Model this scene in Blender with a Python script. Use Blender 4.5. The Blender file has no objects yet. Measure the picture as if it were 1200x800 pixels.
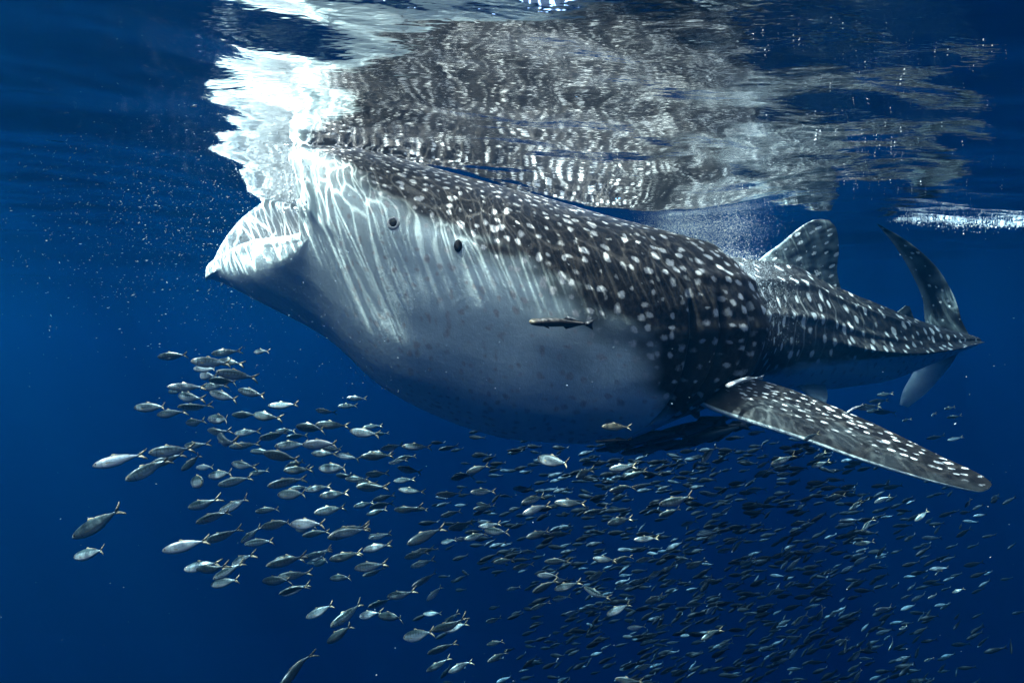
import bpy, math, random
import numpy as np
from mathutils import Vector, Matrix

rng = np.random.default_rng(7)
random.seed(7)
scn = bpy.context.scene
col = scn.collection
R = math.radians

# ------------------------------------------------------------------ camera
SURF = 1.08                       # water surface above the camera (m)
F = 700.0                         # focal length in pixels of the 1200 px frame
cam = bpy.data.cameras.new('camera')
cam.sensor_width = 36.0
cam.lens = 36.0 * F / 1200.0
cam.clip_start = 0.02
cam.clip_end = 600.0
camo = bpy.data.objects.new('camera', cam)
camo.location = (0, 0, 0)
camo.rotation_euler = (R(90), 0, 0)
col.objects.link(camo)
scn.camera = camo

# ------------------------------------------------------------------ light
sun_dir = Vector((-0.38, -0.17, 0.90)).normalized()     # towards the sun
elev = math.asin(sun_dir.z)
w = bpy.data.worlds.new('World')
scn.world = w
w.use_nodes = True
nt = w.node_tree
nt.nodes.clear()
sky = nt.nodes.new('ShaderNodeTexSky')
sky.sky_type = 'NISHITA'
sky.sun_disc = False
sky.dust_density = 6.0
sky.sun_elevation = elev
sky.sun_rotation = math.atan2(sun_dir.x, sun_dir.y)
bg = nt.nodes.new('ShaderNodeBackground')
bg.inputs['Strength'].default_value = 0.15
wo = nt.nodes.new('ShaderNodeOutputWorld')
nt.links.new(sky.outputs[0], bg.inputs[0])
nt.links.new(bg.outputs[0], wo.inputs[0])

sl = bpy.data.lights.new('sun', 'SUN')
sl.energy = 3.4
sl.angle = R(0.5)
sl.color = (1.0, 0.89, 0.78)
so = bpy.data.objects.new('sun', sl)
so.rotation_euler = sun_dir.to_track_quat('Z', 'Y').to_euler()
so.location = (-5, -5, 15)
col.objects.link(so)

vs = scn.view_settings
vs.view_transform = 'Standard'
vs.look = 'None'
vs.gamma = 1.0
vs.use_curve_mapping = False
vs.exposure = 1.97

cy = scn.cycles
cy.max_bounces = 7
cy.diffuse_bounces = 2
cy.glossy_bounces = 3
cy.transmission_bounces = 3
cy.transparent_max_bounces = 8
cy.volume_bounces = 2
cy.caustics_reflective = False
cy.caustics_refractive = False
cy.sample_clamp_indirect = 4.0
cy.use_denoising = True
try:
    cy.denoiser = 'OPENIMAGEDENOISE'
except Exception:
    pass

# ------------------------------------------------------------------ helpers
def P(u, v, y):
    """point at distance y seen at pixel (u, v) of the 1200x800 photograph"""
    return np.array(((u - 600.0) / F * y, y, (400.0 - v) / F * y))

def tag(o, label=None, cat=None, group=None, kind=None):
    if label: o['label'] = label
    if cat: o['category'] = cat
    if group: o['group'] = group
    if kind: o['kind'] = kind
    return o

def make_mesh(name, verts, faces, attrs=None, smooth=True):
    verts = np.asarray(verts, dtype=np.float32)
    me = bpy.data.meshes.new(name)
    if isinstance(faces, np.ndarray):
        k = faces.shape[1]
        me.vertices.add(len(verts))
        me.vertices.foreach_set('co', verts.ravel())
        me.loops.add(faces.size)
        me.loops.foreach_set('vertex_index', faces.astype(np.int32).ravel())
        me.polygons.add(len(faces))
        me.polygons.foreach_set('loop_start', np.arange(0, faces.size, k, dtype=np.int32))
        me.polygons.foreach_set('loop_total', np.full(len(faces), k, dtype=np.int32))
        me.update(calc_edges=True)
        me.validate()
    else:
        me.from_pydata([tuple(map(float, v)) for v in verts], [], faces)
        me.update()
    if smooth:
        me.polygons.foreach_set('use_smooth', np.ones(len(me.polygons), dtype=bool))
    for k2, a in (attrs or {}).items():
        at = me.attributes.new(k2, 'FLOAT', 'POINT')
        at.data.foreach_set('value', np.asarray(a, dtype=np.float32).ravel())
    return me

def link(name, me, mat=None, parent=None, loc=None):
    o = bpy.data.objects.new(name, me)
    col.objects.link(o)
    if mat is not None and me is not None and len(me.materials) == 0:
        me.materials.append(mat)
    if parent is not None:
        o.parent = parent
    if loc is not None:
        o.location = loc
    return o

def grid_faces(n, m, wrap):
    """n rows, m columns"""
    i = np.arange(n - 1)[:, None]
    j = np.arange(m if wrap else m - 1)[None, :]
    j2 = (j + 1) % m
    a = i * m + j; b = i * m + j2; c = (i + 1) * m + j2; d = (i + 1) * m + j
    return np.stack([a, b, c, d], -1).reshape(-1, 4)

def pchip(x, y, xi):
    x = np.asarray(x, float); y = np.asarray(y, float); xi = np.asarray(xi, float)
    h = np.diff(x); d = np.diff(y) / h
    m = np.zeros_like(y)
    for k in range(1, len(x) - 1):
        if d[k - 1] * d[k] > 0:
            w1 = 2 * h[k] + h[k - 1]; w2 = h[k] + 2 * h[k - 1]
            m[k] = (w1 + w2) / (w1 / d[k - 1] + w2 / d[k])
    m[0] = d[0]; m[-1] = d[-1]
    k = np.clip(np.searchsorted(x, xi) - 1, 0, len(x) - 2)
    t = np.clip((xi - x[k]) / h[k], 0, 1)
    return ((2*t**3 - 3*t**2 + 1) * y[k] + (t**3 - 2*t**2 + t) * h[k] * m[k]
            + (-2*t**3 + 3*t**2) * y[k+1] + (t**3 - t**2) * h[k] * m[k+1])

def catmull(pts, n):
    """smooth polyline through pts, n samples"""
    p = np.asarray(pts, float)
    t = np.concatenate([[0], np.cumsum(np.linalg.norm(np.diff(p, axis=0), axis=1))])
    m = np.zeros_like(p)
    m[1:-1] = ((p[2:] - p[:-2]) / (t[2:] - t[:-2])[:, None])
    m[0] = (p[1] - p[0]) / (t[1] - t[0]); m[-1] = (p[-1] - p[-2]) / (t[-1] - t[-2])
    ti = np.linspace(0, t[-1], n)
    k = np.clip(np.searchsorted(t, ti) - 1, 0, len(t) - 2)
    h = (t[k+1] - t[k])[:, None]; s = ((ti - t[k])[:, None]) / h
    return ((2*s**3 - 3*s**2 + 1) * p[k] + (s**3 - 2*s**2 + s) * h * m[k]
            + (-2*s**3 + 3*s**2) * p[k+1] + (s**3 - s**2) * h * m[k+1])

def sstep(a, b, x):
    t = np.clip((x - a) / (b - a), 0, 1)
    return t * t * (3 - 2 * t)

def vnoise(x, y, seed=0):
    """cheap smooth 2-D value noise, -1..1"""
    x = np.asarray(x, float); y = np.asarray(y, float)
    r = np.random.default_rng(seed).uniform(-1, 1, (64, 64))
    xi = np.floor(x).astype(int); yi = np.floor(y).astype(int)
    fx = x - xi; fy = y - yi
    fx = fx*fx*(3-2*fx); fy = fy*fy*(3-2*fy)
    a = r[xi % 64, yi % 64]; b = r[(xi+1) % 64, yi % 64]
    c = r[xi % 64, (yi+1) % 64]; d = r[(xi+1) % 64, (yi+1) % 64]
    return (a*(1-fx)+b*fx)*(1-fy) + (c*(1-fx)+d*fx)*fy

class NT:
    """tiny node-tree helper"""
    def __init__(self, name):
        self.mat = bpy.data.materials.new(name)
        self.mat.use_nodes = True
        self.t = self.mat.node_tree
        self.t.nodes.clear()
        self.out = self.t.nodes.new('ShaderNodeOutputMaterial')
    def n(self, typ, ins=None, **props):
        nd = self.t.nodes.new(typ)
        for k, v in props.items():
            setattr(nd, k, v)
        for k, v in (ins or {}).items():
            s = nd.inputs[k]
            if isinstance(v, bpy.types.NodeSocket):
                self.t.links.new(v, s)
            else:
                s.default_value = v
        return nd
    def math(self, op, a, b=0.0, c=0.0, clamp=False):
        nd = self.n('ShaderNodeMath', {0: a, 1: b, 2: c}, operation=op)
        nd.use_clamp = clamp
        return nd.outputs[0]
    def mix(self, f, a, b):
        nd = self.t.nodes.new('ShaderNodeMix')
        nd.data_type = 'RGBA'
        for s, v in ((nd.inputs[0], f), (nd.inputs[6], a), (nd.inputs[7], b)):
            if isinstance(v, bpy.types.NodeSocket):
                self.t.links.new(v, s)
            else:
                s.default_value = v if not isinstance(v, tuple) or len(v) == 4 else (*v, 1)
        return nd.outputs[2]
    def ramp(self, f, lo, hi, a=0.0, b=1.0):
        nd = self.n('ShaderNodeMapRange', {0: f, 1: lo, 2: hi, 3: a, 4: b}, interpolation_type='SMOOTHSTEP')
        return nd.outputs[0]
    def attr(self, name):
        return self.n('ShaderNodeAttribute', attribute_name=name).outputs['Fac']
    def surf(self, sh):
        self.t.links.new(sh, self.out.inputs['Surface'])
    def vol(self, sh):
        self.t.links.new(sh, self.out.inputs['Volume'])
    def link(self, a, b):
        self.t.links.new(a, b)

# ------------------------------------------------------------------ water: surface, body, sea floor
def surface_material():
    k = NT('water_surface')
    geo = k.n('ShaderNodeNewGeometry').outputs['Position']
    fl = k.n('ShaderNodeVectorMath', {0: geo, 1: (1, 1, 0)}, operation='MULTIPLY').outputs[0]
    # caustics painted as Voronoi lines in the transmission colour, standing for wave focusing
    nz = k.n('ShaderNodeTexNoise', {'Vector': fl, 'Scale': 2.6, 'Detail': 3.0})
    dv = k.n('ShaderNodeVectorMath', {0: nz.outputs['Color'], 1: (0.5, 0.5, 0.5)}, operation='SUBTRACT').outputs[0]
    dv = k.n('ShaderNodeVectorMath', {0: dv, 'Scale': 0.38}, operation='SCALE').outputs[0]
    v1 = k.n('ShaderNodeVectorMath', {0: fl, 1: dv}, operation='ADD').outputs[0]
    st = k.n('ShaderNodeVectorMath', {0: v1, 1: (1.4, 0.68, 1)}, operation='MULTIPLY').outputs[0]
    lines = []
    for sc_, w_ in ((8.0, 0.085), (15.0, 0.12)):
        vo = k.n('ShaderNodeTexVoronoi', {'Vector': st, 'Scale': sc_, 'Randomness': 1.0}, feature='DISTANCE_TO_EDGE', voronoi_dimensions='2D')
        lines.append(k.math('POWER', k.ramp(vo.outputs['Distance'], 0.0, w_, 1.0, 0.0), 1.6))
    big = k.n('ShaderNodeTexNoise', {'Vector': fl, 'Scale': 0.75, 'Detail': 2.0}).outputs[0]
    big = k.ramp(big, 0.36, 0.64, 0.22, 1.55)  # broad bright and dim shafts, put into the same colour
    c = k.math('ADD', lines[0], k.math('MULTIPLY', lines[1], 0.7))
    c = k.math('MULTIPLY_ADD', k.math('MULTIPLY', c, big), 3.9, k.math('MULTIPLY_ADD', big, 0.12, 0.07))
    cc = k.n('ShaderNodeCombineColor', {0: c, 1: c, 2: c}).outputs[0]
    # small capillary ripples as fine relief
    rs = k.n('ShaderNodeVectorMath', {0: geo, 1: (0.35, 1.0, 1)}, operation='MULTIPLY').outputs[0]
    r1 = k.n('ShaderNodeTexNoise', {'Vector': rs, 'Scale': 13.0, 'Detail': 3.0, 'Roughness': 0.55}).outputs[0]
    bmp = k.n('ShaderNodeBump', {'Height': r1, 'Strength': 0.30, 'Distance': 0.02}).outputs[0]
    fr = k.n('ShaderNodeFresnel', {'IOR': 1.333, 'Normal': bmp}).outputs[0]
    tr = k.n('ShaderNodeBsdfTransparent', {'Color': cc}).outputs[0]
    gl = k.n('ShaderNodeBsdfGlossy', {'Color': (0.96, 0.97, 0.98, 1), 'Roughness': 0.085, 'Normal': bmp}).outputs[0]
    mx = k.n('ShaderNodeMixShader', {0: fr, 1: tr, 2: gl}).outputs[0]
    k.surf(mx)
    return k.mat

def graded(a, b, step, lo, hi, grow=1.12):
    core = np.arange(a, b + step * 0.5, step)
    up = []; s = step; x = core[-1]
    while x < hi:
        s = min(s * grow, 4.0); x += s; up.append(x)
    dn = []; s = step; x = core[0]
    while x > lo:
        s = min(s * grow, 4.0); x -= s; dn.append(x)
    return np.concatenate([dn[::-1], core, up])

gx = graded(-3.6, 5.6, 0.022, -75, 75)
gy = graded(1.7, 6.6, 0.022, -60, 80)
GX, GY = np.meshgrid(gx, gy)
stepx = np.gradient(gx)[None, :]; stepy = np.gradient(gy)[:, None]
res = np.maximum(stepx, stepy)

def wave_height(X, Y, res=None):
    r = np.random.default_rng(21)
    Z = np.zeros(np.broadcast(X, Y).shape)
    comps = []
    for lam, slope, n in ((4.5, .035, 3), (2.2, .035, 4), (1.1, .042, 6), (0.6, .064, 9), (0.34, .060, 12), (0.19, .054, 18)):
        for q in range(n):
            l = lam * r.uniform(.75, 1.3)
            th = r.normal(R(103), R(20))
            ph = r.uniform(0, 2*math.pi)
            comps.append((l, slope * 1.4 / math.sqrt(n) * l / (2*math.pi), th, ph))
    for l, A, th, ph in comps:
        kx = 2*math.pi/l*math.cos(th); ky = 2*math.pi/l*math.sin(th)
        wv = np.sin(kx*X + ky*Y + ph)
        if res is not None:
            wv = wv * np.clip(2.0 - 5.0*res/l, 0, 1)
        Z = Z + A * wv
    return Z

def reflection_troughs(X, Y):
    # troughs shaped to bring the shark's reflection down to its back and jaw
    return (-0.225*np.exp(-((X - .66)/1.05)**2 - ((Y - 4.0)/.56)**2) - 0.08*np.exp(-((X - 1.2)/1.3)**2 - ((Y - 4.7)/.6)**2)
            - 0.20*np.exp(-((X + 1.45)/.50)**2 - ((Y - 4.05)/.55)**2))
WZ = SURF + wave_height(GX, GY, res) + reflection_troughs(GX, GY)
verts = np.stack([GX, GY, WZ], -1).reshape(-1, 3)
me = make_mesh('water_surface', verts, grid_faces(len(gy), len(gx), False))
water_surface = link('water_surface', me, surface_material())
tag(water_surface, 'rippling underside of the sea surface mirroring the whale shark', 'water', kind='structure')

k = NT('sea_floor')
nz = k.n('ShaderNodeTexNoise', {'Scale': 0.15, 'Detail': 6.0}).outputs[0]
b = k.n('ShaderNodeBsdfPrincipled', {'Base Color': k.mix(nz, (0.10, 0.10, 0.08), (0.22, 0.20, 0.15)), 'Roughness': 0.95})
k.surf(b.outputs[0])
n = 40
fx, fy = np.meshgrid(np.linspace(-74, 74, n), np.linspace(-58, 78, n))
fz = -38 + 0.8*vnoise(fx/9, fy/9, 3)
tag(link('sea_floor', make_mesh('sea_floor', np.stack([fx, fy, fz], -1).reshape(-1, 3), grid_faces(n, n, False)), k.mat),
    'dim sandy sea floor far below', 'sea floor', kind='structure')

k = NT('haze')
pv = k.n('ShaderNodeVolumePrincipled', {'Color': (0.0004, 0.0132, 0.033, 1), 'Density': 0.23,
                                        'Absorption Color': (0.13, 0.46, 0.67, 1), 'Anisotropy': 0.45})
k.vol(pv.outputs[0])
x0, x1, y0, y1, z0, z1 = -73, 73, -57, 77, -40, 1.75
v = [(x, y, z) for z in (z0, z1) for y in (y0, y1) for x in (x0, x1)]
fcs = [(0, 2, 3, 1), (4, 5, 7, 6), (0, 1, 5, 4), (2, 6, 7, 3), (0, 4, 6, 2), (1, 3, 7, 5)]
tag(link('haze', make_mesh('haze', v, fcs, smooth=False), k.mat), 'clear blue sea water fading into the deep', 'water', kind='stuff')

EYE = (0.43, 60)
SPI = (0.71, 63)
ROLL = 17.0
SNOUT = 0.12
# ------------------------------------------------------------------ whale shark
ST = np.array([  # X, Y (plan of the spine), top Z, bottom Z, half width, widest Z as a fraction of the height, exponent
    (-1.03, 3.50, 1.13,  0.02, 0.505, 0.64, 2.45),
    (-0.88, 3.50, 1.12, -0.17, 0.550, 0.57, 2.35),
    (-0.49, 3.52, 1.01, -0.37, 0.655, 0.48, 2.2),
    ( 0.00, 3.57, 0.88, -0.52, 0.71, 0.46, 2.1),
    ( 0.49, 3.66, 0.765, -0.56, 0.71, 0.46, 2.05),
    ( 0.90, 3.82, 0.685, -0.45, 0.665, 0.47, 2.0),
    ( 1.15, 4.10, 0.60, -0.40, 0.54, 0.48, 2.0),
    ( 1.37, 4.47, 0.625, -0.40, 0.49, 0.48, 2.0),
    ( 1.71, 4.83, 0.675, -0.41, 0.475, 0.47, 2.0),
    ( 2.20, 5.08, 0.66, -0.42, 0.46, 0.47, 2.0),
    ( 2.72, 5.24, 0.49, -0.41, 0.39, 0.46, 2.0),
    ( 3.27, 5.33, 0.315, -0.36, 0.29, 0.45, 1.95),
    ( 3.78, 5.40, 0.15, -0.20, 0.19, 0.45, 1.9),
    ( 4.16, 5.46, 0.06, -0.06, 0.10, 0.47, 1.9),
    ( 4.30, 5.54, 0.025,-0.025, 0.03, 0.5, 1.9),
])
NR, MC = 640, 400
fine = catmull(ST[:, :2], 4000)
arc = np.concatenate([[0], np.cumsum(np.linalg.norm(np.diff(fine, axis=0), axis=1))])
L = arc[-1]
# arc length of every station
st_s = np.array([arc[np.argmin(np.linalg.norm(fine - p, axis=1))] for p in ST[:, :2]])
JR = 60                                            # extra rows that form the scoop of the lower jaw
s_row = np.concatenate([np.zeros(JR), np.linspace(0, L, NR)])
jaw = np.concatenate([np.linspace(1, 0, JR, endpoint=False), np.zeros(NR)])
cx = np.interp(s_row, arc, fine[:, 0]); cyy = np.interp(s_row, arc, fine[:, 1])
tx = np.interp(s_row, arc, np.gradient(fine[:, 0], arc)); ty = np.interp(s_row, arc, np.gradient(fine[:, 1], arc))
tl = np.hypot(tx, ty); tx /= tl; ty /= tl
nx, ny = ty, -tx                                   # lateral, towards the camera's side
top = pchip(st_s, ST[:, 2], s_row); bot = pchip(st_s, ST[:, 3], s_row); hw = pchip(st_s, ST[:, 4], s_row)
fr = pchip(st_s, ST[:, 5], s_row); ex = pchip(st_s, ST[:, 6], s_row)
zc = bot + (top - bot) * fr
th = np.linspace(0, 2*np.pi, MC, endpoint=False)   # 0 top, 90 the side towards the camera, 180 belly
TH, S = np.meshgrid(th, s_row)
sn, cs = np.sin(TH), np.cos(TH)
ex = ex + .38*np.exp(-((s_row - 1.0)/.75)**2)
ext = ex + 0.5*(1 - sstep(1.3, 2.8, s_row))
e = np.where(cs > 0, (2.0/ext)[:, None], (2.0/ex)[:, None])
lat = hw[:, None] * np.sign(sn) * np.abs(sn)**e
up = np.where(cs > 0, (top - zc)[:, None], (zc - bot)[:, None]) * np.sign(cs) * np.abs(cs)**e
ang = np.degrees(np.where(TH > np.pi, 2*np.pi - TH, TH))   # 0..180 on either flank
side = np.where(TH > np.pi, -1.0, 1.0)
# displacement along the outward direction
disp = np.zeros_like(S)
rearm = sstep(1.0, 2.4, S)
for a0, wd, amp in ((22, 4.0, .014), (52, 4.0, .024), (80, 4.0, .022)):
    disp += amp * np.exp(-((ang - a0)/wd)**2) * rearm * (1 - sstep(4.6, 5.4, S))
keel = sstep(3.6, 4.9, S) * (1 - .6*sstep(L-.5, L, S))
disp += 0.085 * np.exp(-np.abs((ang - 97)/9.0)**1.3) * keel
# cheek swelling behind the mouth corner, soft throat folds
disp += 0.035 * np.exp(-((S - .50)/.22)**2 - ((ang - 104)/22)**2)
disp += 0.03 * np.exp(-((S - 1.35)/.45)**2 - ((ang - 95)/30)**2)
disp += 0.006 * np.sin(ang/180*np.pi*34 + 1.5*vnoise(S*2, ang/30, 61)) * sstep(115, 150, ang) * sstep(.2, .8, S) * (1 - sstep(1.7, 2.3, S))
# furrow round the upper lip and back from the mouth corner
fur = np.exp(-((S - (.085 + .02*np.sin(ang/14)))/.022)**2) * (1 - sstep(96, 106, ang)) * sstep(8, 25, ang)
disp -= 0.022 * fur
disp += 0.018 * np.exp(-((S - .035)/.03)**2) * (1 - sstep(98, 110, ang))
fur2 = np.exp(-((ang - (100 + 60*S))/3.2)**2) * (1 - sstep(.22, .40, S)) * (jaw[:, None] < .25)
disp -= 0.006 * fur2
# gill flaps: each one rises slowly and drops abruptly
gill = np.zeros_like(S)
for q in range(5):
    g0 = 1.62 + .135*q
    gs = g0 + 0.10*np.cos((ang - 98)/42*np.pi/2) - .0022*(ang - 95)
    d = S - gs
    win = sstep(58, 72, ang) * (1 - sstep(128 - 2*q, 140 - 2*q, ang))
    disp += win * 0.030 * (np.exp(-np.maximum(-d, 0)/.06) * (d < 0))
    disp -= win * 0.050 * np.exp(-(d/.019)**2)
    gill = np.maximum(gill, win * np.exp(-((d-.004)/.020)**2))
# slow unevenness of skin and muscle
disp += 0.008 * vnoise(S*1.7, ang/16, 5) + 0.0035 * vnoise(S*6, ang/7, 6)
ol = np.stack([lat, up], -1); ol /= (np.linalg.norm(ol, axis=-1, keepdims=True) + 1e-9)
endf = 1 - sstep(L - .12, L, S)
lat = lat + ol[..., 0]*disp*endf; up = up + ol[..., 1]*disp*endf
# roll: the far side lifts a little at the head
roll = R(ROLL) * (1 - sstep(1.4, 3.2, S)) + R(6) * (1 - sstep(0, .9, S))
lat = lat*(1 - .15*sstep(.45, 1, jaw[:, None])*np.clip(-np.cos(TH)*1.6, 0, 1))
latr = lat*np.cos(roll) + up*np.sin(roll)
upr = -lat*np.sin(roll) + up*np.cos(roll)
X = cx[:, None] + nx[:, None]*latr; Y = cyy[:, None] + ny[:, None]*latr; Z = zc[:, None] + upr
# lower jaw scoop
g = np.clip(-np.cos(TH) + .0, 0, 1)**0.9
jj = jaw[:, None]
jf = jj * g
jx = (1 - (1 - jj)**1.7) * g
X = X - tx[:, None]*0.86*jx; Y = Y - ty[:, None]*0.86*jx
Z = Z + 0.34*jf + .06*np.sin(jj*np.pi)*g - .03*jf*lat/hw[:, None] + .40*jf*np.clip(-lat/hw[:, None], 0, 1) + .10*np.sin(np.clip(jf,0,1)*np.pi)*jj
# rounded snout: the middle of the upper lip stands forward of the mouth corners
fw = SNOUT * np.clip(np.cos(TH), 0, 1)**4 * np.exp(-(S/.45)**2) * (1 - jj*0)
X = X - tx[:, None]*fw; Y = Y - ty[:, None]*fw
body_v = np.stack([X, Y, Z], -1)
# let jaw wall and cheek flow into each other
i0, i1 = 0, JR + 60
blk = body_v[i0:i1].copy()
wmask = (sstep(76, 100, ang[i0:i1]) * np.exp(-((np.arange(i0, i1) - JR - 4)/26.0)**2)[:, None])[..., None]
for _ in range(160):
    sm = blk.copy()
    sm[1:-1] = blk[1:-1]*.4 + .3*(blk[2:] + blk[:-2])
    blk = blk + wmask*(sm - blk)
body_v[i0:i1] = blk

# ---- skin pattern, laid out over body length s and the way a down the flank
girth = np.cumsum(np.linalg.norm(np.diff(body_v[:, :MC//2+1], axis=1), axis=-1), axis=1)
A = np.zeros_like(S)
A[:, 1:MC//2+1] = girth
A[:, MC//2+1:] = girth[:, ::-1][:, 1:]
bound = pchip([0, .12, .35, .7, 1.05, 1.35, 1.55, 1.74, 2.0, 2.7, 3.6, 4.4, 5.0, 7.0],
              [8, 20, 46, 62, 73, 82, 92, 122, 150, 146, 128, 112, 100, 99], s_row)[:, None]
soft = pchip([0, 1.6, 2.2, 4.2, 4.8, 7], [13, 12, 9, 6, 1.5, 1.5], s_row)[:, None]
nzz = vnoise(S*7, ang/6, 8)*.55 + vnoise(S*16, ang/3, 9)*.35
dark = 1 - sstep(-1, 1, (ang - bound)/soft + nzz*.8)
dark *= np.where(jj > 0, 1 - sstep(0.0, .15, jj*g), 1)
spot = np.zeros_like(S)
line = np.zeros_like(S)
r = np.random.default_rng(11)
svec = s_row
def add_spot(s0, a0, sd, rs, ra, amp, irr=.25):
    i0 = np.searchsorted(svec, s0 - rs*2.2); i1 = np.searchsorted(svec, s0 + rs*2.2)
    if s0 - rs*2.2 < 0.02: i0 = max(i0, JR)
    if i1 <= i0: return
    cols = np.arange(0, MC//2+1) if sd > 0 else np.concatenate([np.arange(MC//2, MC), [0]])
    im = min((i0+i1)//2, len(svec)-1)
    am = A[im, cols]
    cols = cols[np.abs(am - a0) < ra*2.4 + .03]
    if len(cols) == 0: return
    ds = (svec[i0:i1, None] - s0)/rs
    da = (A[i0:i1][:, cols] - a0)/ra
    ph = r.uniform(0, 6.28, 2)
    pa = np.arctan2(da, ds)
    rr = np.hypot(ds, da) * (1 + irr*.35*np.sin(2*pa + ph[0]) + irr*.22*np.sin(3*pa + ph[1]))
    m = amp * (1 - sstep(.15, 1.55, rr))
    sub = spot[i0:i1][:, cols]
    spot[np.ix_(np.arange(i0, i1), cols)] = np.maximum(sub, m)
for sd in (1, -1):
    # head and shoulders: close set, irregular
    s0 = .10; row = 0
    while s0 < 2.25:
        pitch = .042 + .029*min(s0/1.3, 1)
        amax = A[min(np.searchsorted(svec, s0), len(svec)-1), MC//2]
        a0 = (.02 if row % 2 else .02 + pitch/2)
        while a0 < amax*.86:
            rad = pitch*r.uniform(.20, .36)
            if r.random() > .03:
                add_spot(s0 + r.normal(0, pitch*.20), a0 + r.normal(0, pitch*.20), sd, rad*r.uniform(.75, 1.2), rad*r.uniform(.85, 1.35), r.uniform(.5, 1.0), .35)
            if r.random() < .35:
                add_spot(s0 + pitch*r.uniform(.3, .6), a0 + pitch*r.uniform(-.4, .4), sd, rad*.4, rad*.4, r.uniform(.3, .8), .5)
            a0 += pitch*r.uniform(.9, 1.15)
        s0 += pitch*.88; row += 1
    # rear: rows of spots between fine wavy bars
    s0 = 2.30; row = 0
    while s0 < L - .12:
        pitch = .22*(1 - .40*sstep(3.6, 5.4, s0)); pa_ = .165*(1 - .45*sstep(3.8, 5.2, s0))
        amax = A[min(np.searchsorted(svec, s0), len(svec)-1), MC//2]
        a0 = pa_*(.3 if row % 2 else .8)
        while a0 < amax*.90:
            rad = r.uniform(.022, .038)*(1 - .30*sstep(4.0, 5.4, s0))
            if r.random() > .12:
                add_spot(s0 + r.normal(0, .022), a0 + r.normal(0, .02), sd, rad*r.uniform(.8, 1.1), rad*r.uniform(1.1, 1.8), r.uniform(.7, 1.0), .15)
            if r.random() < .35:
                add_spot(s0 + pitch*r.uniform(.3, .6), a0 + pa_*r.uniform(-.3, .3), sd, rad*.4, rad*.55, r.uniform(.3, .6), .1)
            a0 += pa_*r.uniform(.88, 1.15)
        s0 += pitch*.62; row += 1
wob = S + .05*vnoise(S*2.3, A*3.1, 71) + .030*np.sin(A*9 + S*3) + .012*np.sin(A*23 + S*7)
per = .125
fr_ = np.abs(((wob/per) % 1.0) - .5)*per
line = np.exp(-(fr_/.0065)**2) * sstep(2.15, 2.5, S) * (1 - sstep(4.4, 5.0, S)) * sstep(.30, .6, A) * (.40 + .60*vnoise(S*9, A*5, 14))
line = np.clip(line, 0, 1)*.5
spot = spot * np.where(S < .12, .6, 1)
parts_v = [body_v.reshape(-1, 3)]
n_rows = JR + NR
parts_f = [grid_faces(n_rows, MC, True)]
at = {'dark': [dark.ravel()], 'spot': [spot.ravel()], 'line': [line.ravel()], 'gill': [gill.ravel()], 'inner': [np.zeros(dark.size)], 'fin': [np.zeros(dark.size)]}
nv = dark.size

# ---- lip and inside of the mouth: continues from the first row inwards
rim = body_v[0]
ctr = rim.mean(0)
rows = []; inn = []
back = np.array([tx[0], ty[0], -0.10])
gg = g[0][:, None]
lipdir = np.array([-tx[0], -ty[0], 0])*(1 - .75*gg) + np.array([0, 0, 1.0])*gg
for q, (shr, dep, lift) in enumerate(((.985, 0, .022), (.960, 0, .038), (.925, 0, .048), (.885, 0, .048), (.845, 0, .036), (.815, 0, .012), (.80, .0, -.02), (.79, .06, -.05), (.785, .16, -.06), (.77, .30, -.06), (.75, .46, -.05), (.70, .64, 0), (.60, .82, 0), (.46, 1.0, 0), (.28, 1.12, 0), (.08, 1.18, 0))):
    p = ctr + (rim - ctr)*np.array([1 - (1 - shr)*.5, shr, shr]) + back*dep + lipdir*lift
    # the floor of the jaw falls towards the throat
    p[:, 2] += -0.10*np.clip(dep, 0, .6)*g[0]
    p[:, 0] += (.86*jf[0])*sstep(.05, .9, dep)*.9
    rows.append(p); inn.append(np.full(MC, .35*sstep(-1, 1, q) + .65*sstep(3, 8, q)))
rows = np.array(rows)
idx0 = nv
mv = rows.reshape(-1, 3)
f2 = grid_faces(len(rows), MC, True)[:, ::-1] + nv
j = np.arange(MC); j2 = (j+1) % MC
bridge = np.stack([j, nv + j, nv + j2, j2], -1)
parts_v.append(mv); parts_f += [f2, bridge]
at['dark'].append(np.zeros(len(mv))); at['spot'].append(np.zeros(len(mv))); at['line'].append(np.zeros(len(mv)))
at['gill'].append(np.zeros(len(mv))); at['fin'].append(np.zeros(len(mv))); at['inner'].append(np.concatenate(inn))
nv += len(mv)
# cap at the end of the tail stalk
cap = np.array([body_v[-1].mean(0)])
parts_v.append(cap)
lb = (n_rows-1)*MC
parts_f.append(np.stack([lb + j, np.full(MC, nv), np.full(MC, nv), lb + j2], -1)[:0])
for kk in at: at[kk].append(np.zeros(1))
nv += 1

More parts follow.
